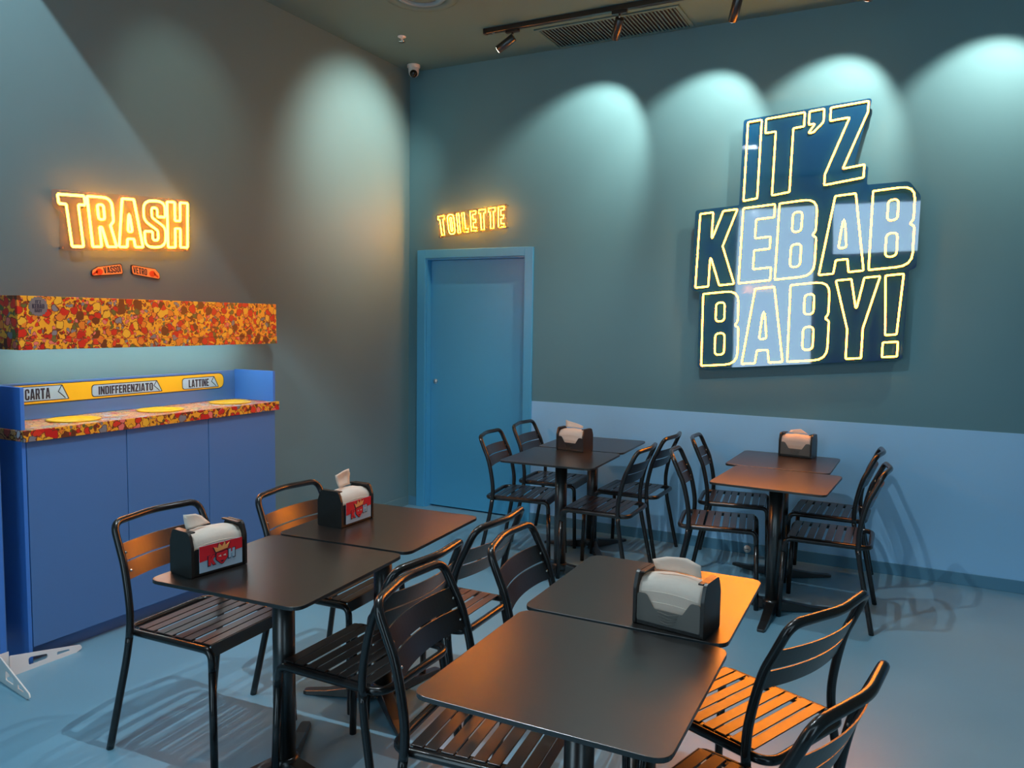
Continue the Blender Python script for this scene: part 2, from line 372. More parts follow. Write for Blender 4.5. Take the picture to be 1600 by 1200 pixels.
# door with casing
struct('trim_2', MB().box(.094, DX0, -.018, .0, 0, 2.173).box(DX1, 1.174, -.018, .0, 0, 2.173).box(DX0, DX1, -.018, .0, DZ, 2.173), M['door'], bevel=.003)
struct('trim_3', MB().box(DX0, DX0+.012, 0, .118, 0, DZ).box(DX1-.012, DX1, 0, .118, 0, DZ).box(DX0+.012, DX1-.012, 0, .118, DZ-.012, DZ), M['door'])
d = struct('door_1', MB().box(DX0+.013, DX1-.013, .06, .10, .012, DZ-.013), M['door'], bevel=.002)
MB().lathe([(0, -.012), (.016, -.012), (.020, -.006), (.024, -.003), (.024, 0)], 20, (.232, .06, 1.075), 'y').build('door_pull', M['chrome'], d)
MB().box(.228, .236, .045, .05, 1.067, 1.083).build('latch_turn', M['chrome'], d)

# ------------------------------------------------------------------ ceiling fittings
t = tag(empty('ceiling_grille', (1.87, -.235, H)), 'slatted rectangular air grille in the ceiling beside the back wall', 'air vent')
g = MB(); gx, gy = .515, .205
for a in (-gx, gx-.025): g.box(a, a+.025, -gy, gy, -.010, 0)
for b_ in (-gy, gy-.025): g.box(-gx+.025, gx-.025, b_, b_+.025, -.010, 0)
g.build('frame', M['ceiling'], t, bevel=.002)
MB().box(-gx+.02, gx-.02, -gy+.02, gy-.02, -.002, -.0005).build('backing', M['dark_ink'], t)
sl = None; n = 38
for i in range(n):
    x = -gx+.04+(2*gx-.08)*i/(n-1)
    if sl is None:
        sl = MB().add([(-.009,-gy+.022,-.003),(.007,-gy+.022,-.012),(.010,-gy+.022,-.011),(-.006,-gy+.022,-.002),(-.009,gy-.022,-.003),(.007,gy-.022,-.012),(.010,gy-.022,-.011),(-.006,gy-.022,-.002)],
              [(0,1,2,3),(7,6,5,4),(0,4,5,1),(1,5,6,2),(2,6,7,3),(3,7,4,0)]).build('slat', M['ceiling'], t); o = sl
    else:
        o = sl.copy(); COL.objects.link(o)
    o.location = (x, 0, 0)
rail = tag(empty('light_track', (1.058, -.585, H)), 'black spotlight track running along the ceiling before the grille', 'track')
MB().box(0, 3.7, -.018, .018, -.034, 0).build('rail', M['black'], rail, bevel=.002)
MB().box(-.02, 0, -.02, .02, -.036, 0).build('end_cap', M['plastic'], rail, bevel=.002)
MB().box(.045, .065, -.008, .008, -.0355, -.034).build('screw_plate', M['chrome'], rail)
def spotlight_head(name, label, x, y, target, group, power=0, half=30, blend=.5):
    t = tag(empty(name, (x, y, H-.034)), label, 'spotlight', group)
    MB().box(-.05, .05, -.014, .014, -.02, 0).build('adapter', M['plastic'], t, bevel=.002)
    MB().tube([(0, 0, -.02), (0, 0, -.055)], .007, 10).build('stem', M['chrome'], t)
    P = Vector((0, 0, -.06)); D = (Vector(target)-Vector((x, y, H-.09))).normalized()
    a, b_ = P-D*.015, P+D*.125
    mb = MB(); mb.tube([a, a+D*.004, b_-D*.003, b_], [.024, .029, .029, .027], 18)
    mb.build('lamp_body', M['black'], t)
    MB().tube([b_-D*.001, b_+D*.0015], .0235, 18).build('lamp_lens', M['glow'], t)
    if power:
        spot('track_spot_light', Vector((x, y, H-.034))+b_+D*.012, target, power, half, blend, NEUTRAL, .012)
GS = 'spotlights on the ceiling track'
spotlight_head('track_spotlight', 'black spotlight nearest the security camera on the ceiling track', 1.262, -.585, (0, -.66, 2.82), GS, 130, 37, .9)
spotlight_head('track_spotlight', 'black spotlight hanging before the middle of the ceiling grille', 2.04, -.585, (1.60, 0, 2.85), GS, 60, 37, .55)
spotlight_head('track_spotlight', 'black spotlight right of the ceiling grille, cut by the top picture edge', 2.79, -.585, (2.46, 0, 2.85), GS, 60, 37, .55)
spotlight_head('track_spotlight', 'black spotlight on the ceiling track over the big neon sign', 3.54, -.585, (3.26, 0, 2.85), GS, 60, 37, .55)
spotlight_head('track_spotlight', 'black spotlight at the right end of the ceiling track', 4.33, -.585, (4.12, 0, 2.85), GS, 60, 37, .55)
# unseen second rail, added to carry a spot washing the left wall
rail = tag(empty('light_track', (.6, -2.55, H)), 'short unseen spotlight track added on the ceiling near the TRASH sign', 'track')
MB().box(0, 1.2, -.018, .018, -.034, 0).build('rail', M['black'], rail, bevel=.002)
spotlight_head('track_spotlight', 'unseen black spotlight on the added short track aimed at the left wall', 1.2, -2.55, (0, -2.3, 2.75), 'spotlights on the added short ceiling track', 16, 26, .9)
# recessed square lamps that throw the hard shadows
def square_lamp(x, y, label, power, soft=.008, edge=.098, drop=.12):
    t = tag(empty('square_downlight', (x, y, H)), label, 'ceiling lamp', 'square downlights over the tables')
    b_ = MB(); e = edge
    b_.box(-e-.006, e+.006, e, e+.006, -drop, 0).box(-e-.006, e+.006, -e-.006, -e, -drop, 0).box(-e-.006, -e, -e, e, -drop, 0).box(e, e+.006, -e, e, -drop, 0)
    b_.build('housing', M['black'], t)
    MB().lathe([(0, -.012), (.012, -.012), (.016, 0)], 16).build('bulb', M['chrome'], t)
    l = bpy.data.lights.new('square_downlight_light', 'POINT'); l.energy = power; l.shadow_soft_size = soft; l.color = (.82, .94, 1.0)
    o = bpy.data.objects.new('square_downlight_light', l); COL.objects.link(o); o.location = (x, y, H-.022)
    return t
def baffle_lamp(x, y, label, power):
    t = tag(empty('baffle_downlight', (x, y, H)), label, 'ceiling lamp')
    MB().box(-.55, .55, .094, .100, -.135, 0).build('cutoff_blade', M['black'], t)  # unseen blade, shaped to cut the lamp's light straight across the left wall
    MB().box(-.55, .55, -.06, .094, -.010, 0).build('mounting_plate', M['black'], t)
    MB().lathe([(0, -.024), (.012, -.023), (.016, -.010)], 16).build('bulb', M['chrome'], t)
    l = bpy.data.lights.new('baffle_downlight_light', 'POINT'); l.energy = power; l.shadow_soft_size = .003; l.color = (.82, .94, 1.0)
    o = bpy.data.objects.new('baffle_downlight_light', l); COL.objects.link(o); o.location = (x, y, H-.036)
baffle_lamp(1.15, -3.562, 'long black ceiling lamp with an added light-cutting blade over the waste station', 62)
square_lamp(2.10, -3.50, 'square black ceiling lamp over the near tables', 150)
square_lamp(2.62, -1.80, 'square black ceiling lamp between the near and far tables', 90, .02)
# round diffuser, sprinkler, security camera
t = tag(empty('round_ceiling_diffuser', (.965, -1.27, H)), 'large round ring-shaped diffuser at the top edge of the ceiling', 'air vent')
MB().lathe([(.235, 0), (.235, -.012), (.20, -.02), (.165, -.012), (.165, 0)], 48).build('outer_ring', M['ceiling'], t)
MB().lathe([(.165, -.004), (.150, -.018), (.125, -.018), (.115, -.004)], 48).build('inner_ring', M['baseboard'], t)
MB().lathe([(0, -.012), (.09, -.010), (.115, -.002)], 48).build('centre_disc', M['ceiling'], t)
t = tag(empty('sprinkler_head', (.43, -.72, H)), 'small white sprinkler head on the ceiling near the corner', 'sprinkler')
MB().lathe([(.03, 0), (.03, -.004), (.010, -.007), (.008, -.028), (0, -.028)], 20).build('rosette', M['white'], t)
MB().lathe([(0, -.034), (.024, -.036), (.024, -.038), (0, -.038)], 20).build('deflector', M['chrome'], t)
for a in (-1, 1): MB().tube([(a*.008, 0, -.012), (a*.016, 0, -.024), (0, 0, -.036)], .002, 6).build('frame_arm', M['chrome'], t)
t = tag(empty('security_camera', (.14, -.15, H)), 'white dome security camera in the ceiling corner', 'camera')
MB().lathe([(.052, 0), (.052, -.018), (.046, -.024), (0, -.024)], 28).build('base', M['offwhite'], t)
MB().lathe([(.044, -.024), (.042, -.055), (.036, -.075), (.022, -.090), (0, -.096)], 28).build('ball', M['offwhite'], t)
D = Vector((.5, -.75, -.45)).normalized(); P = Vector((0, 0, -.060))
MB().tube([P+D*.026, P+D*.046, P+D*.048], [.031, .029, .0], 20).build('lens', M['lens'], t)

# ------------------------------------------------------------------ waste station under the TRASH sign
YA, YB, XF = -3.478, -1.930, .350
t = tag(empty('waste_station', (0, (YA+YB)/2, 0)), 'blue three-door recycling cabinet with a comic print counter', 'cabinet')
yc = (YA+YB)/2; L0 = lambda mb: mb
def part(name, m, x0, x1, y0, y1, z0, z1, parent=t, bevel=.0015): return MB().box(x0, x1, y0-yc, y1-yc, z0, z1).build(name, m, parent, bevel)
part('plinth', M['cabinet'], .004, .285, YA+.02, YB-.004, 0, .08)
part('body', M['cabinet'], .004, .33, YA+.020, YB-.004, .08, 1.03)
part('end_panel', M['cab_bright'], .004, XF, YA, YA+.018, 0.0, 1.030)
ys = (YA+.020, -2.958, -2.446, YB-.002)
for i in range(3): part('door_panel', M['cabinet'], .331, XF, ys[i]+.002, ys[i+1]-.002, .082, 1.026)
ct = part('countertop', M['doodle_top'], .004, .360, YA-.003, YB+.012, 1.031, 1.080)
part('front_edge', M['doodle'], .3605, .372, YA-.003, YB+.012, 1.029, 1.081, ct)
for yy in (-3.125, -2.625, -2.135):
    r_ = []
    MB().lathe([(.118, .0), (.122, .005), (.110, .006), (.095, .002), (.092, -.0005), (0, -.0005)], 36, (.185, yy-yc, 1.081)).build('chute_ring', M['yellow'], ct)
part('back_panel', M['cabinet'], .004, .024, YA, YB, 1.081, 1.262)
part('rim_panel', M['cab_bright'], .024, XF, YB-.018, YB, 1.081, 1.268)
part('rim_panel', M['cab_bright'], .024, XF, YA, YA+.018, 1.081, 1.272)
pl = lambda u, v, h: (.0245+h, u-yc, v)
st = MB().prism([fillet([(-3.455, 1.154, .001), (-2.035, 1.154, .048), (-2.035, 1.250, .048), (-3.455, 1.254, .001)], True, 6)], 0, .0012, pl).build('label_strip', M['dark_ink'], t)
MB().prism([fillet([(-3.455, 1.158, .001), (-2.039, 1.158, .044), (-2.039, 1.246, .044), (-3.455, 1.250, .001)], True, 6)], .0012, .0022, pl).build('yellow_field', M['yellow'], st)
def tab(y0, y1, z0, z1, text, ty0, ty1):
    k = .032; e = .004
    MB().prism([fillet([(y0-e, z0-e, .02), (y1+e+.004, z0-e, .004), (y1-k+e, z1+e, .004), (y0-e, z1+e, .02)], True, 5)], .0022, .0030, pl).build('tab_outline', M['dark_ink'], st)
    MB().prism([fillet([(y0, z0, .018), (y1, z0, .002), (y1-k, z1, .003), (y0, z1, .018)], True, 5)], .0030, .0036, pl).build('tab_field', M['lightblue'], st)
    MB().tube([(.0245+.0038, y1-k-yc, z1), (.0245+.0038, y1-k-.018-yc, (z0+z1)/2+.004), (.0245+.0038, y1-.014-yc, z0+.004)], .0022, 5).build('tab_fold', M['dark_ink'], st)
    printed('lettering', text, quadmap((ty0, z0+.006), (ty1, z0+.006), (ty1, z1-.008), (ty0, z1-.008)), lambda u, v, h: (.0245+.0036+h, u-yc, v), M['dark_ink'], st)
tab(-3.330, -3.048, 1.172, 1.240, 'CARTA', -3.265, -3.140)
tab(-2.915, -2.492, 1.170, 1.228, 'INDIFFERENZIATO', -2.880, -2.548)
tab(-2.345, -2.084, 1.168, 1.228, 'LATTINE', -2.303, -2.155)

# shelf box above
SX, SYA, SYB, SZ0, SZ1 = .295, -3.445, -1.858, 1.435, 1.679
t = tag(empty('wall_shelf', (0, (SYA+SYB)/2, SZ0)), 'long comic print box shelf on the wall under the TRASH sign', 'shelf')
yc2 = (SYA+SYB)/2
def part2(name, m, x0, x1, y0, y1, z0, z1, parent=t, bevel=.0015): return MB().box(x0, x1, y0-yc2, y1-yc2, z0-SZ0, z1-SZ0).build(name, m, parent, bevel)
part2('front_panel', M['doodle'], SX-.02, SX, SYA+.0005, SYB, 1.482, SZ1)
part2('lower_lip', M['doodle'], SX-.02, SX+.004, SYA, SYB, SZ0, 1.480)
part2('end_panel', M['doodle'], .002, SX-.021, SYA, SYA+.018, SZ0, SZ1)
part2('end_panel', M['doodle'], .002, SX-.021, SYB-.018, SYB, SZ0, SZ1)
part2('bottom_board', M['doodle'], .002, SX-.021, SYA+.019, SYB-.019, 1.462, 1.478)
part2('light_strip', M['led'], .17, .185, SYA+.06, SYB-.06, 1.452, 1.461)
bd = MB(); lp = []
for k in range(36):
    a = 2*PI*k/36; r = .046 if k % 2 else .041; lp.append((-3.350+r*math.cos(a), 1.632+r*math.sin(a)))
bd = bd.prism([lp], 0, .0015, lambda u, v, h: (SX+h, u-yc2, v-SZ0)).build('badge', M['greyprint'], t)
for txt, z0, z1, wd in (("IT'Z", 1.645, 1.660, .026), ('KEBAB', 1.622, 1.643, .056), ('BABY', 1.605, 1.620, .034)):
    printed('lettering', txt, quadmap((-3.350-wd/2, z0), (-3.350+wd/2, z0), (-3.350+wd/2, z1), (-3.350-wd/2, z1)), lambda u, v, h: (SX+.0015+h, u-yc2, v-SZ0), M['dark_ink'], bd)

# little plaques VASSOI and VETRO
def plaque(name, label, outline, text, tq, hand, inner):
    cy_ = sum(p[0] for p in outline)/len(outline); cz = sum(p[1] for p in outline)/len(outline)
    t = tag(empty(name, (0, cy_, cz)), label, 'plaque', 'direction plaques under the TRASH sign')
    place = lambda u, v, h: (.001+h, u-cy_, v-cz)
    MB().prism([fillet([(*p, .012) for p in outline], True, 5)], 0, .008, place).build('board', M['dark_ink'], t)
    MB().prism([fillet([(cy_+(p[0]-cy_)*.955, cz+(p[1]-cz)*.86, .011) for p in outline], True, 5)], .008, .0095, place).build('face', M['orangeprint'], t)
    printed('lettering', text, tq, lambda u, v, h: (.0105+h, u-cy_, v-cz), M['dark_ink'], t)
    hx, hz, sg = hand; lp = [(hx+.018*math.cos(a)*1.1, hz+.017*math.sin(a)) for a in [2*PI*k/14 for k in range(14)]]
    mb = MB().prism([lp], .0095, .0108, place)
    mb.prism([fillet([(hx+sg*.010, hz-.006, .002), (hx+sg*.038, hz-.022, .004), (hx+sg*.040, hz-.013, .004), (hx+sg*.012, hz+.008, .002)], True, 3)], .0095, .0108, place)
    mb.build('pointing_hand', M['redorange'], t)
plaque('direction_plaque', 'small orange wall plaque reading VASSOI with a red hand', [(-2.890,1.796),(-2.702,1.820),(-2.713,1.877),(-2.852,1.850),(-2.885,1.828)], 'VASSOI',
       quadmap((-2.818,1.816),(-2.716,1.829),(-2.722,1.866),(-2.822,1.848)), (-2.845,1.824,-1), None)
plaque('direction_plaque', 'small orange wall plaque reading VETRO with a red hand', [(-2.650,1.822),(-2.470,1.800),(-2.474,1.834),(-2.500,1.862),(-2.655,1.876)], 'VETRO',
       quadmap((-2.642,1.830),(-2.556,1.820),(-2.556,1.856),(-2.646,1.866)), (-2.522,1.832,1), None)

# ------------------------------------------------------------------ neon signs
def standoffs(t, pts, place, h0, h1, r=.006):
    for p in pts: MB().tube([place(p[0], p[1], h0), place(p[0], p[1], h1)], r, 10).build('standoff', M['chrome'], t)
# TRASH on the left wall
t = tag(empty('neon_sign', (0, -2.69, 2.09)), 'glowing orange neon sign reading TRASH on the left wall', 'neon sign')
pT = lambda u, v, h: (h, u+2.69, v-2.09)
qT = quadmap((-3.048, 1.936), (-2.305, 1.997), (-2.300, 2.252), (-3.080, 2.190))
MB().prism([fillet([(-3.070,1.915,.02),(-2.284,1.975,.02),(-2.278,2.275,.02),(-3.105,2.212,.02),(-3.100,2.125,.02),(-3.065,2.11,.02)], True, 5)], .030, .034, pT).build('backing_panel', M['acrylic'], t)
neon_letters('TRASH', qT, pT, .0066, t, .05, .042)
standoffs(t, [(-3.06, 2.19), (-2.30, 2.25), (-3.05, 1.93), (-2.30, 1.99)], pT, .001, .030)
# TOILETTE above the door
t = tag(empty('neon_sign', (.62, 0, 2.385)), 'small glowing neon sign reading TOILETTE above the blue door', 'neon sign')
pO = lambda u, v, h: (u-.62, -h, v-2.385)
qO = quadmap((.345, 2.282), (.935, 2.330), (.932, 2.490), (.318, 2.438))
MB().prism([fillet([(.322,2.262,.015),(.955,2.312,.015),(.955,2.512,.015),(.295,2.456,.015),(.298,2.40,.01),(.322,2.39,.01)], True, 5)], .045, .048, pO).build('backing_panel', M['acrylic'], t)
neon_letters('TOILETTE', qO, pO, .0034, t, .20, .055, 'neon_tiny')
standoffs(t, [(.335, 2.275), (.94, 2.33), (.94, 2.50), (.33, 2.445)], pO, .001, .045)
# big sign
t = tag(empty('neon_sign', (3.14, 0, 2.15)), "large neon sign reading IT'Z KEBAB BABY! on a navy mirror panel", 'neon sign')
pK = lambda u, v, h: (u-3.14, -h, v-2.15)
out = [(2.490,1.280,.03),(3.775,1.392,.03),(3.785,1.945,.02),(3.825,1.965,.03),(3.828,2.400,.05),(3.760,2.492,.05),(3.520,2.485,.01),(3.525,2.60,.02),(3.440,2.610,.02),(3.528,3.018,.02),
       (2.745,2.962,.02),(2.735,2.400,.01),(2.440,2.380,.02),(2.428,1.830,.03),(2.485,1.815,.01)]
MB().prism([fillet(out, True, 5)], .050, .058, pK).build('backing_panel', M['mirror'], t)
neon_letters("IT'Z", quadmap((2.765,2.425),(3.500,2.530),(3.508,2.998),(2.775,2.942)), pK, .0054, t, .055, .066, 'neon')
neon_letters('KEBAB', quadmap((2.458,1.846),(3.800,1.975),(3.800,2.462),(2.476,2.352)), pK, .0054, t, .055, .066, 'neon')
neon_letters('BABY!', quadmap((2.518,1.304),(3.752,1.412),(3.757,1.925),(2.515,1.803)), pK, .0054, t, .055, .066, 'neon')
standoffs(t, [(2.52, 1.32), (3.74, 1.42), (3.79, 2.40), (2.47, 2.34), (2.78, 2.93), (3.49, 2.98)], pK, .001, .050, .008)

# ------------------------------------------------------------------ tables
def rounded(w_, r, seg=6): return fillet([(-w_, -w_, r), (w_, -w_, r), (w_, w_, r), (-w_, w_, r)], True, seg)
def make_table(name, label, loc, rot, star, group):
    t = tag(empty(name, (*loc, 0), math.radians(rot)), label, 'table', group)
    MB().prism([rounded(.30, .045)], .738, .750, lambda u, v, h: (u, v, h)).build('table_top', M['black'], t, bevel=.002)
    MB().box(-.11, .11, -.11, .11, .730, .738).build('mounting_plate', M['black'], t, bevel=.002)
    MB().tube([(0, 0, .072), (0, 0, .730)], .038, 24).build('post', M['black'], t)
    MB().lathe([(0, .03), (.05, .03), (.052, .06), (.043, .074), (.038, .076)], 24).build('hub', M['black'], t)
    for k in range(3):
        a = math.radians(star+120*k-rot); c, s = math.cos(a), math.sin(a)
        prof = [(.030, .030, .068, .012), (.12, .027, .050, .006), (.24, .024, .026, .002), (.33, .022, .018, 0), (.345, .016, .016, 0)]
        v = []; f = []
        for d_, w_, zt, zb in prof: v += [(d_*c+w_*s, d_*s-w_*c, zb), (d_*c-w_*s, d_*s+w_*c, zb), (d_*c-w_*s*.9, d_*s+w_*c*.9, zt), (d_*c+w_*s*.9, d_*s-w_*c*.9, zt)]
        for i in range(len(prof)-1):
            for j in range(4): f.append((i*4+j, i*4+(j+1) % 4, i*4+4+(j+1) % 4, i*4+4+j))
        f += [(3, 2, 1, 0), tuple(len(v)-4+j for j in range(4))]
        MB().add(v, f).build('foot_arm', M['black'], t, bevel=.003)
    return t
GT = 'square black pedestal tables'
make_table('pedestal_table', 'square black pedestal table at the front left, holding the near red card dispenser', (1.968, -3.562), 4, 120, GT)
make_table('pedestal_table', 'square black pedestal table pushed behind the front left one, holding a red card dispenser', (1.928, -2.945), 4, 200, GT)
make_table('pedestal_table', 'empty square black pedestal table nearest the camera at the bottom edge', (3.168, -3.805), 1, 20, GT)
make_table('pedestal_table', 'square black pedestal table with an orange glow, holding the smoked front dispenser', (3.146, -3.190), 1, 75, GT)
make_table('pedestal_table', 'square black pedestal table before the blue door, nearer half holding a dispenser', (1.905, -1.062), 3, 255, GT)
make_table('pedestal_table', 'square black pedestal table against the wainscot beside the blue door', (1.872, -.440), 3, 65, GT)
make_table('pedestal_table', 'empty square black pedestal table under the big neon sign, nearer half of its pair', (3.205, -1.068), -3, 270, GT)
make_table('pedestal_table', 'square black pedestal table against the wainscot under the big neon sign', (3.150, -.448), -1, 35, GT)

# ------------------------------------------------------------------ chairs
def make_chair():
    t = empty('slatted_chair', (0, 0, 0))
    R = .0135
    up = [(-.240, .252, 0), (-.200, .238, .20), (-.168, .228, .36), (-.156, .222, .47), (-.163, .218, .56), (-.190, .212, .68), (-.222, .206, .755)]
    ups = [tuple(p) for p in spline(up, 5)]
    k = next(i for i, p in enumerate(ups) if p[2] >= .42)
    for s in (1, -1):
        MB().tube([(p[0], p[1]*s, p[2]) for p in ups[:k+1]], R, 10).build('leg', M['tube'], t)
        MB().tube([(.228, .208*s, 0), (.216, .199*s, .365)], R, 10).build('leg', M['tube'], t)
    top = fillet([(-.222, .206, .755, 0), (-.258, .200, .835, .065), (-.290, 0, .838, .3), (-.258, -.200, .835, .065), (-.222, -.206, .755, 0)], False, 7)
    path = ups[k:-1]+top+[(p[0], -p[1], p[2]) for p in ups[k:-1][::-1]]
    MB().tube(path, R, 10).build('back_frame', M['tube'], t)
    seat = fillet([(.216, -.199, .362, 0), (.212, -.197, .437, .055), (-.212, -.195, .437, .06), (-.212, .195, .437, .06), (.212, .197, .437, .055), (.216, .199, .362, 0)], False, 7)
    MB().tube(seat, R, 10).build('seat_frame', M['tube'], t)
    u = .196
    for i in range(8):
        w_ = .036
        MB().box(u-w_, u, -.186, .186, .4495, .4535).build('seat_slat', M['slat'], t, bevel=.001)
        u -= w_+(.006 if i % 2 == 0 else .014)
    for s in (-1, 1): MB().box(-.15, .19, s*.178-.010, s*.178+.010, .443, .4495).build('slat_bearer', M['tube'], t)
    MB().box(.198, .202, -.186, .186, .405, .4525).build('front_apron', M['slat'], t, bevel=.001)
    for z0, z1 in ((.698, .757), (.634, .692)):
        def ux(z): return -.163-(z-.56)*.27-(max(0, z-.62))*.13
        v = []; f = []; n = 22
        for i in range(n+1):
            y = -.200+.400*i/n; bow = -.030*(1-(y/.2)**2)+.004
            for dx in (0, .004):
                for z in (z0, z1): v.append((ux(z)+bow+dx, y, z))
        for i in range(n):
            a = i*4; b_ = a+4
            f += [(a, b_, b_+1, a+1), (a+2, a+3, b_+3, b_+2), (a+1, b_+1, b_+3, a+3), (a, a+2, b_+2, b_)]
        f += [(0, 1, 3, 2), (4*n, 4*n+2, 4*n+3, 4*n+1)]
        MB().add(v, f).build('back_slat', M['slat'], t)
        for s in (-1, 1):
            zc = (z0+z1)/2
            MB().lathe([(0, .004), (.004, .003), (.005, 0)], 10, (ux(zc)+.010, s*.186, zc), 'x').build('bolt', M['chrome'], t)
    return t
CH = [
 ('front left black slatted chair before the blue cabinet, at the near end of its table', 1.510, -3.480, 3),
 ('black slatted chair left of the second red card dispenser, before the blue cabinet', 1.652, -2.915, 3),
 ('black slatted chair facing the front left table, its back to the front right table', 2.225, -3.435, 180),
 ('black slatted chair facing the far front left table, between the front tables', 2.198, -2.905, 181),
 ('black slatted chair left of the nearest table, its orange lit back slats largest', 2.835, -3.650, 6),
 ('black slatted chair left of the smoked front dispenser, its back slats glowing red orange', 2.868, -3.080, 6),
 ('black slatted chair with a bright orange lit seat right of the front table', 3.450, -3.190, 157),
 ('black slatted chair cut by the bottom edge, in the lower right corner', 3.530, -3.720, 164),
 ('black slatted chair left of the table before the blue door, nearer one', 1.560, -.865, 9),
 ('black slatted chair left of the table before the blue door, against the wall', 1.525, -.310, 5),
 ('black slatted chair right of the table before the blue door, nearer one', 2.158, -.940, 181),
 ('black slatted chair right of the table before the blue door, against the wainscot', 2.150, -.345, 180),
 ('black slatted chair left of the table under the big sign, nearer one', 2.865, -.930, 10),
 ('black slatted chair left of the table under the big sign, against the wainscot', 2.825, -.290, 8),
 ('black slatted chair right of the table under the big sign, nearer one', 3.475, -.915, 181),
 ('black slatted chair right of the table under the big sign, against the wainscot', 3.420, -.315, 179),
]
proto = make_chair()
for i, (lab, x, y, a) in enumerate(CH):
    o = proto if i == 0 else copy_tree(proto)
    o.location = (x, y, 0); o.rotation_euler = (0, 0, math.radians(a))
    tag(o, lab, 'chair', 'black slatted metal chairs')

# ------------------------------------------------------------------ napkin dispensers
# local frame: the long side runs along X, the "front" faces -Y
DW, DD, DH = .105, .062, .150     # half width, half depth, height
def end_profile(): return fillet([(-DD, .0, .008), (DD, .0, .008), (DD, .105, .03), (.046, DH, .022), (-.046, DH, .022), (-DD, .105, .03)], True, 5)
def make_dispenser(label, loc, rz, z=.750, card=False, smoke=True):
    t = tag(empty('napkin_dispenser', (*loc, z), math.radians(rz)), label, 'dispenser', 'black napkin dispensers')
    for s in (-1, 1):
        a, b_ = (DW-.010, DW) if s > 0 else (-DW, -DW+.010)
        MB().prism([end_profile()], a, b_, lambda u, v, h: (h, u, v)).build('end_cap', M['plastic'], t, bevel=.002)
    MB().box(-DW+.0105, DW-.0105, -DD+.004, DD-.004, .001, .014).build('base', M['plastic'], t, bevel=.002)
    fm = M['smoke'] if smoke else M['plastic']
    # front plate with a trapezoid cut-out
    W_ = DW-.0115
    def plate(y, sgn):
        L = fillet([(-W_, .014, .004), (W_, .014, .004), (W_, .092, .010), (.066, .092, .012), (.042, .054, .008), (-.042, .054, .008), (-.066, .092, .012), (-W_, .092, .010)], True, 4)
        return MB().prism([L], 0, .003, lambda u, v, h: (u, y+sgn*h, v))
    p1 = plate(-DD+.006, -1).build('front_plate', fm, t)
    for i in range(4):
        z_ = .020+.0085*i; w2 = .022+.003*i
        MB().tube([(-w2, -DD+.003, z_+.003), (0, -DD+.0015, z_-.001), (w2, -DD+.003, z_+.003)], .0018, 6).build('grip_rib', fm, p1)
    p2 = plate(DD-.006, 1).build('rear_plate', fm, t)
    for s in (-1, 1): MB().box(-DW+.0105 if s < 0 else .080, -.080 if s < 0 else DW-.0105, -.046, .046, DH-.006, DH-.001).build('top_shoulder', M['plastic'], t, bevel=.001)
    if card:   # printed card in front, covering the plate (faces -Y)
        y0 = -DD-.0005
        pc = lambda u, v, h: (u, y0-h, v)
        cd = MB().prism([[(-.078, .012), (.084, .012), (.084, .100), (-.078, .100)]], 0, .0012, pc).build('advert_card', M['lightblue'], t)
        MB().prism([[(-.078, .048), (.084, .064), (.084, .100), (-.078, .100)]], .0012, .0018, pc).build('red_field', M['redprint'], cd)
        def lp(ch, q, o_):
            mb = MB(); [mb.prism([[q(u, v) for u, v in L] for L in sh], .0018, .0018+o_, pc) for c_, shs in glyphs(ch) for sh in shs]; return mb
        for ch, x0, x1, z0, z1, m_ in (('K', -.046, -.020, .030, .062, 'redprint'), ('H', .030, .054, .040, .070, 'lightblue')):
            lp(ch, quadmap((x0-.003, z0-.003), (x1+.003, z0-.002), (x1+.003, z1+.003), (x0-.003, z1+.002)), .0006).build('letter_outline', M['dark_ink'], cd)  # dark ink outline printed behind the letter
            lp(ch, quadmap((x0, z0), (x1, z0+.001), (x1, z1+.001), (x0, z1)), .0012).build('letter', M[m_], cd)
        face = [(-.016, .066, .004), (-.016, .044, .006), (.005, .024, .010), (.026, .046, .006), (.026, .070, .004), (.005, .066, .002)]
        MB().prism([fillet([((a-.005)*1.16+.005, (b_-.046)*1.12+.046, r) for a, b_, r in face], True, 4)], .0018, .0026, pc).build('emblem_outline', M['dark_ink'], cd)
        MB().prism([fillet(face, True, 4)], .0018, .0032, pc).build('emblem', M['redprint'], cd)
        for ex in (-.004, .014): MB().prism([[(ex-.006, .054), (ex+.006, .051), (ex+.004, .058)]], .0032, .0036, pc).build('emblem_eye', M['paper'], cd)
        MB().prism([[(-.003, .038), (.013, .038), (.005, .032)]], .0032, .0036, pc).build('emblem_mouth', M['dark_ink'], cd)
        crown = [(-.018, .070), (.026, .076), (.034, .094), (.020, .086), (.016, .100), (.006, .085), (-.006, .098), (-.010, .083), (-.026, .088)]
        MB().prism([[((a-.004)*1.12+.004, (b_-.082)*1.14+.082) for a, b_ in crown]], .0018, .0026, pc).build('crown_outline', M['dark_ink'], cd)
        MB().prism([crown], .0018, .0034, pc).build('crown', M['orangeprint'], cd)
    return t
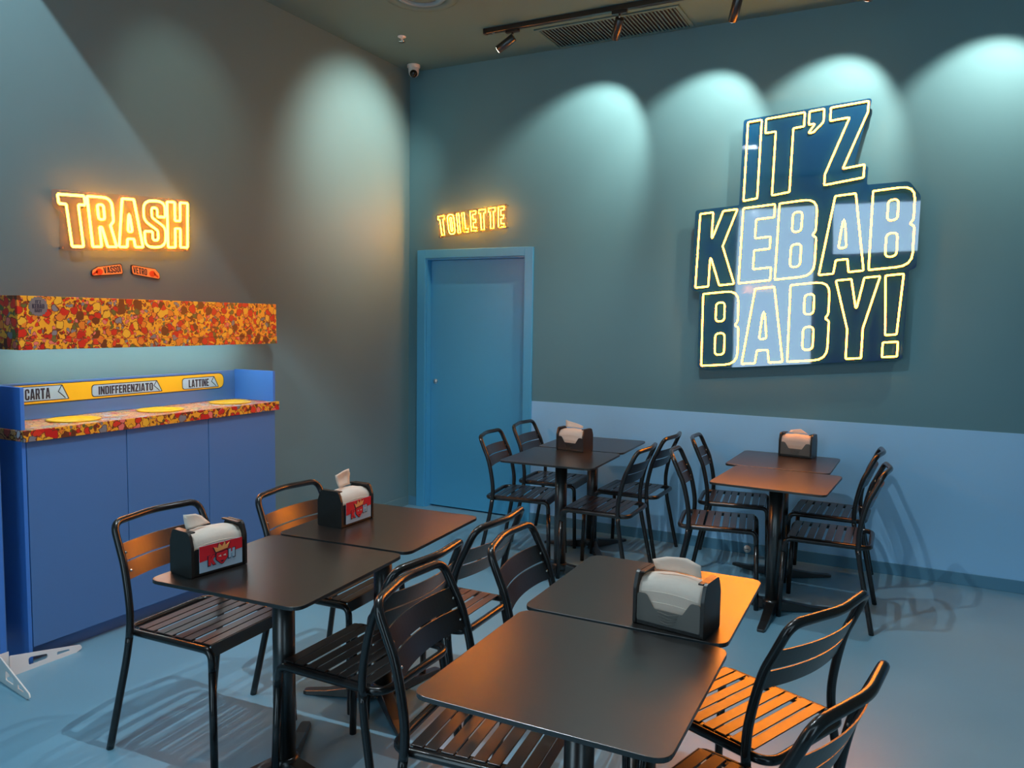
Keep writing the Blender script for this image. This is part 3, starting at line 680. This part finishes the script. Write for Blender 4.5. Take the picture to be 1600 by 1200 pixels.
def make_napkins(label_s, label_n, loc, rz, kind, z=.750):
    # stack inside: curved bundle filling the dispenser, bulging over the top
    a = math.radians(rz)
    t = tag(empty('napkin_stack', (*loc, z), a), label_s, 'napkins', 'napkin stacks in the dispensers')
    n = 16; prof = [(-.050, .0145), (-.050, .070), (-.0515, .092), (-.049, .108), (-.043, .119), (-.034, .127), (-.020, .132), (0, .134), (.020, .132), (.034, .127), (.043, .119), (.049, .108), (.0515, .092), (.050, .070), (.050, .0145)]
    m_ = len(prof); v = []; f = []
    for i in range(n+1):
        x = -.092+.184*i/n; k_ = 1-(x/.092)**2
        for yy, zz in prof: v.append((x, yy*(1+.05*k_), zz+(.010*k_ if zz > .05 else 0)+.0012*math.sin(x*70+yy*160)*(zz > .09)))
    for i in range(n):
        for j in range(m_): f.append((i*m_+j, i*m_+(j+1) % m_, i*m_+m_+(j+1) % m_, i*m_+m_+j))
    f += [tuple(range(m_))[::-1], tuple(n*m_+j for j in range(m_))]
    MB().add(v, f, True).build('napkin_bundle', M['paper'], t)
    for zf in (.064, .094):   # folded sheet edges on the front of the pile
        MB().tube([(x_, -.0525-.0022*(1-(x_/.09)**2), zf+.010*(1-(x_/.09)**2)) for x_ in [-.088+.022*q for q in range(9)]], .0009, 5).build('fold_edge', M['paper'], t)
    t = tag(empty('paper_napkin', (*loc, z), a), label_n, 'napkin', 'single napkins pulled from the dispensers')
    if kind == 'tall': C = [(-.052, .150), (.030, .152), (.040, .196), (.030, .218), (-.010, .214), (-.066, .206)]
    elif kind == 'wide': C = [(-.062, .152), (.074, .150), (.074, .188), (.030, .198), (-.030, .194), (-.070, .180)]
    elif kind == 'low': C = [(-.060, .150), (.060, .150), (.010, .176), (-.050, .166)]
    elif kind == 'corner': C = [(-.085, .150), (.010, .152), (-.020, .182), (-.045, .194), (-.088, .198)]
    else: C = [(-.066, .150), (.062, .150), (.064, .164), (.010, .176), (-.074, .194)]
    L = resample(C, .012); m = len(L); cx = sum(p[0] for p in L)/m; cz = sum(p[1] for p in L)/m
    ring = lambda s: [((p[0]-cx)*s+cx, (p[1]-cz)*s+cz) for p in L]
    pts = ring(1)+ring(.66)+ring(.33)+[(cx, cz)]
    def y_(p): return .006*math.sin(p[0]*42+1)+.010*math.sin((p[1]-.15)*38)*(1 if kind != 'wide' else -1)
    v = [(p[0], y_(p), p[1]) for p in pts]; f = []
    for r_ in (0, 1):
        for i in range(m): f.append((r_*m+i, r_*m+(i+1) % m, r_*m+m+(i+1) % m, r_*m+m+i))
    for i in range(m): f.append((2*m+i, 2*m+(i+1) % m, 3*m))
    o = MB().add(v, f, True).build('sheet', M['paper'], t)
    sd = o.modifiers.new('thickness', 'SOLIDIFY'); sd.thickness = .0012
DS = [
 ('black napkin dispenser with a red and blue crowned card at the front left', (1.768, -3.700), 82, True, False, 'corner', 'near front left dispenser with the red card'),
 ('black napkin dispenser with a red and blue crowned card on the far front left table', (1.768, -2.985), 90, True, False, 'tall', 'far front left dispenser with the red card'),
 ('large smoked front napkin dispenser on the orange lit front table', (3.293, -3.408), -8, False, True, 'wide', 'large front dispenser with the smoked plate'),
 ('black napkin dispenser on the table before the blue door', (1.868, -.770), -9, False, False, 'slant', 'dispenser on the table before the blue door'),
 ('smoked front napkin dispenser on the far table under the big neon sign', (3.198, -.205), -9, False, True, 'low', 'dispenser on the table under the big neon sign'),
]
for lab, loc, rz, card, smoke, kind, where in DS:
    make_dispenser(lab, loc, rz, card=card, smoke=smoke)
    make_napkins('white paper napkin stack inside the '+where, 'white paper napkin pulled up from the '+where, loc, rz, kind)

# ------------------------------------------------------------------ white-footed blue stand at the left edge
t = tag(empty('display_stand', (.36, -3.60, 0)), 'blue perforated stand on white bracket feet at the left edge', 'stand')
hl = [[(-.352, .055), (.012, .055), (.012, 1.50), (-.352, 1.50)]]
for z in (.218, .345, .50, .67, .84, 1.0, 1.16):
    for x in (-.012, -.11, -.21, -.30):
        hl.append([(x+.0085*math.cos(a), z+.0085*math.sin(a)) for a in [-2*PI*k/12 for k in range(12)]])
MB().prism(hl, -.012, .012, lambda u, v, h: (u, h, v)).build('perforated_panel', M['cab_bright'], t)
MB().box(-.350, .007, .0125, .018, .055, 1.50).build('rear_sheet', M['cabinet'], t)
for z in (.435, .775, 1.155):
    MB().tube(spline([(-.005, -.012, z), (-.004, -.028, z-.004), (.014, -.040, z-.002), (.026, -.040, z+.010)], 5), .0035, 8).build('hook', M['white'], t)
def bracket(L_, hgt):
    o_ = fillet([(0, 0, .002), (L_-.03, 0, .002), (L_, .012, .01), (L_-.01, .030, .012), (0, hgt, .006)], True, 4)
    h1 = fillet([(L_*.24, .022, .012), (L_*.50, .022, .010), (L_*.50, .022+hgt*.24, .010), (L_*.24, .022+hgt*.40, .012)], True, 4)[::-1]
    h2 = fillet([(L_*.63, .020, .006), (L_*.82, .020, .006), (L_*.80, .020+hgt*.10, .006), (L_*.63, .020+hgt*.18, .006)], True, 4)[::-1]
    return [o_, h1, h2]
MB().prism(bracket(.31, .115), -.003, .003, lambda u, v, h: (.005+u, -.020+h-u*.16, v)).build('bracket_foot', M['white'], t)
MB().prism(bracket(.33, .095), -.003, .003, lambda u, v, h: (.018+h+u*.03, .020+u, v)).build('bracket_foot', M['white'], t)
MB().box(-.02, .0165, -.024, -.0125, 0, .115).build('foot_clamp', M['white'], t, bevel=.002)
MB().box(.0125, .0145, -.012, .020, 0, .115).build('foot_clamp', M['white'], t, bevel=.0005)
MB().box(-.350, -.30, -.20, .16, 0, .054).build('rear_foot', M['white'], t, bevel=.004)

# floor socket by the skirting
t = tag(empty('floor_socket', (2.87, -.012, .035)), 'small white socket on the skirting under the big sign table', 'socket')
MB().lathe([(0, -.012), (.018, -.011), (.026, -.004), (.026, 0)], 20, (0, 0, 0), 'y').build('cover', M['offwhite'], t)
MB().box(-.012, .012, -.0125, -.0115, -.002, .002).build('slot', M['dark_ink'], t)
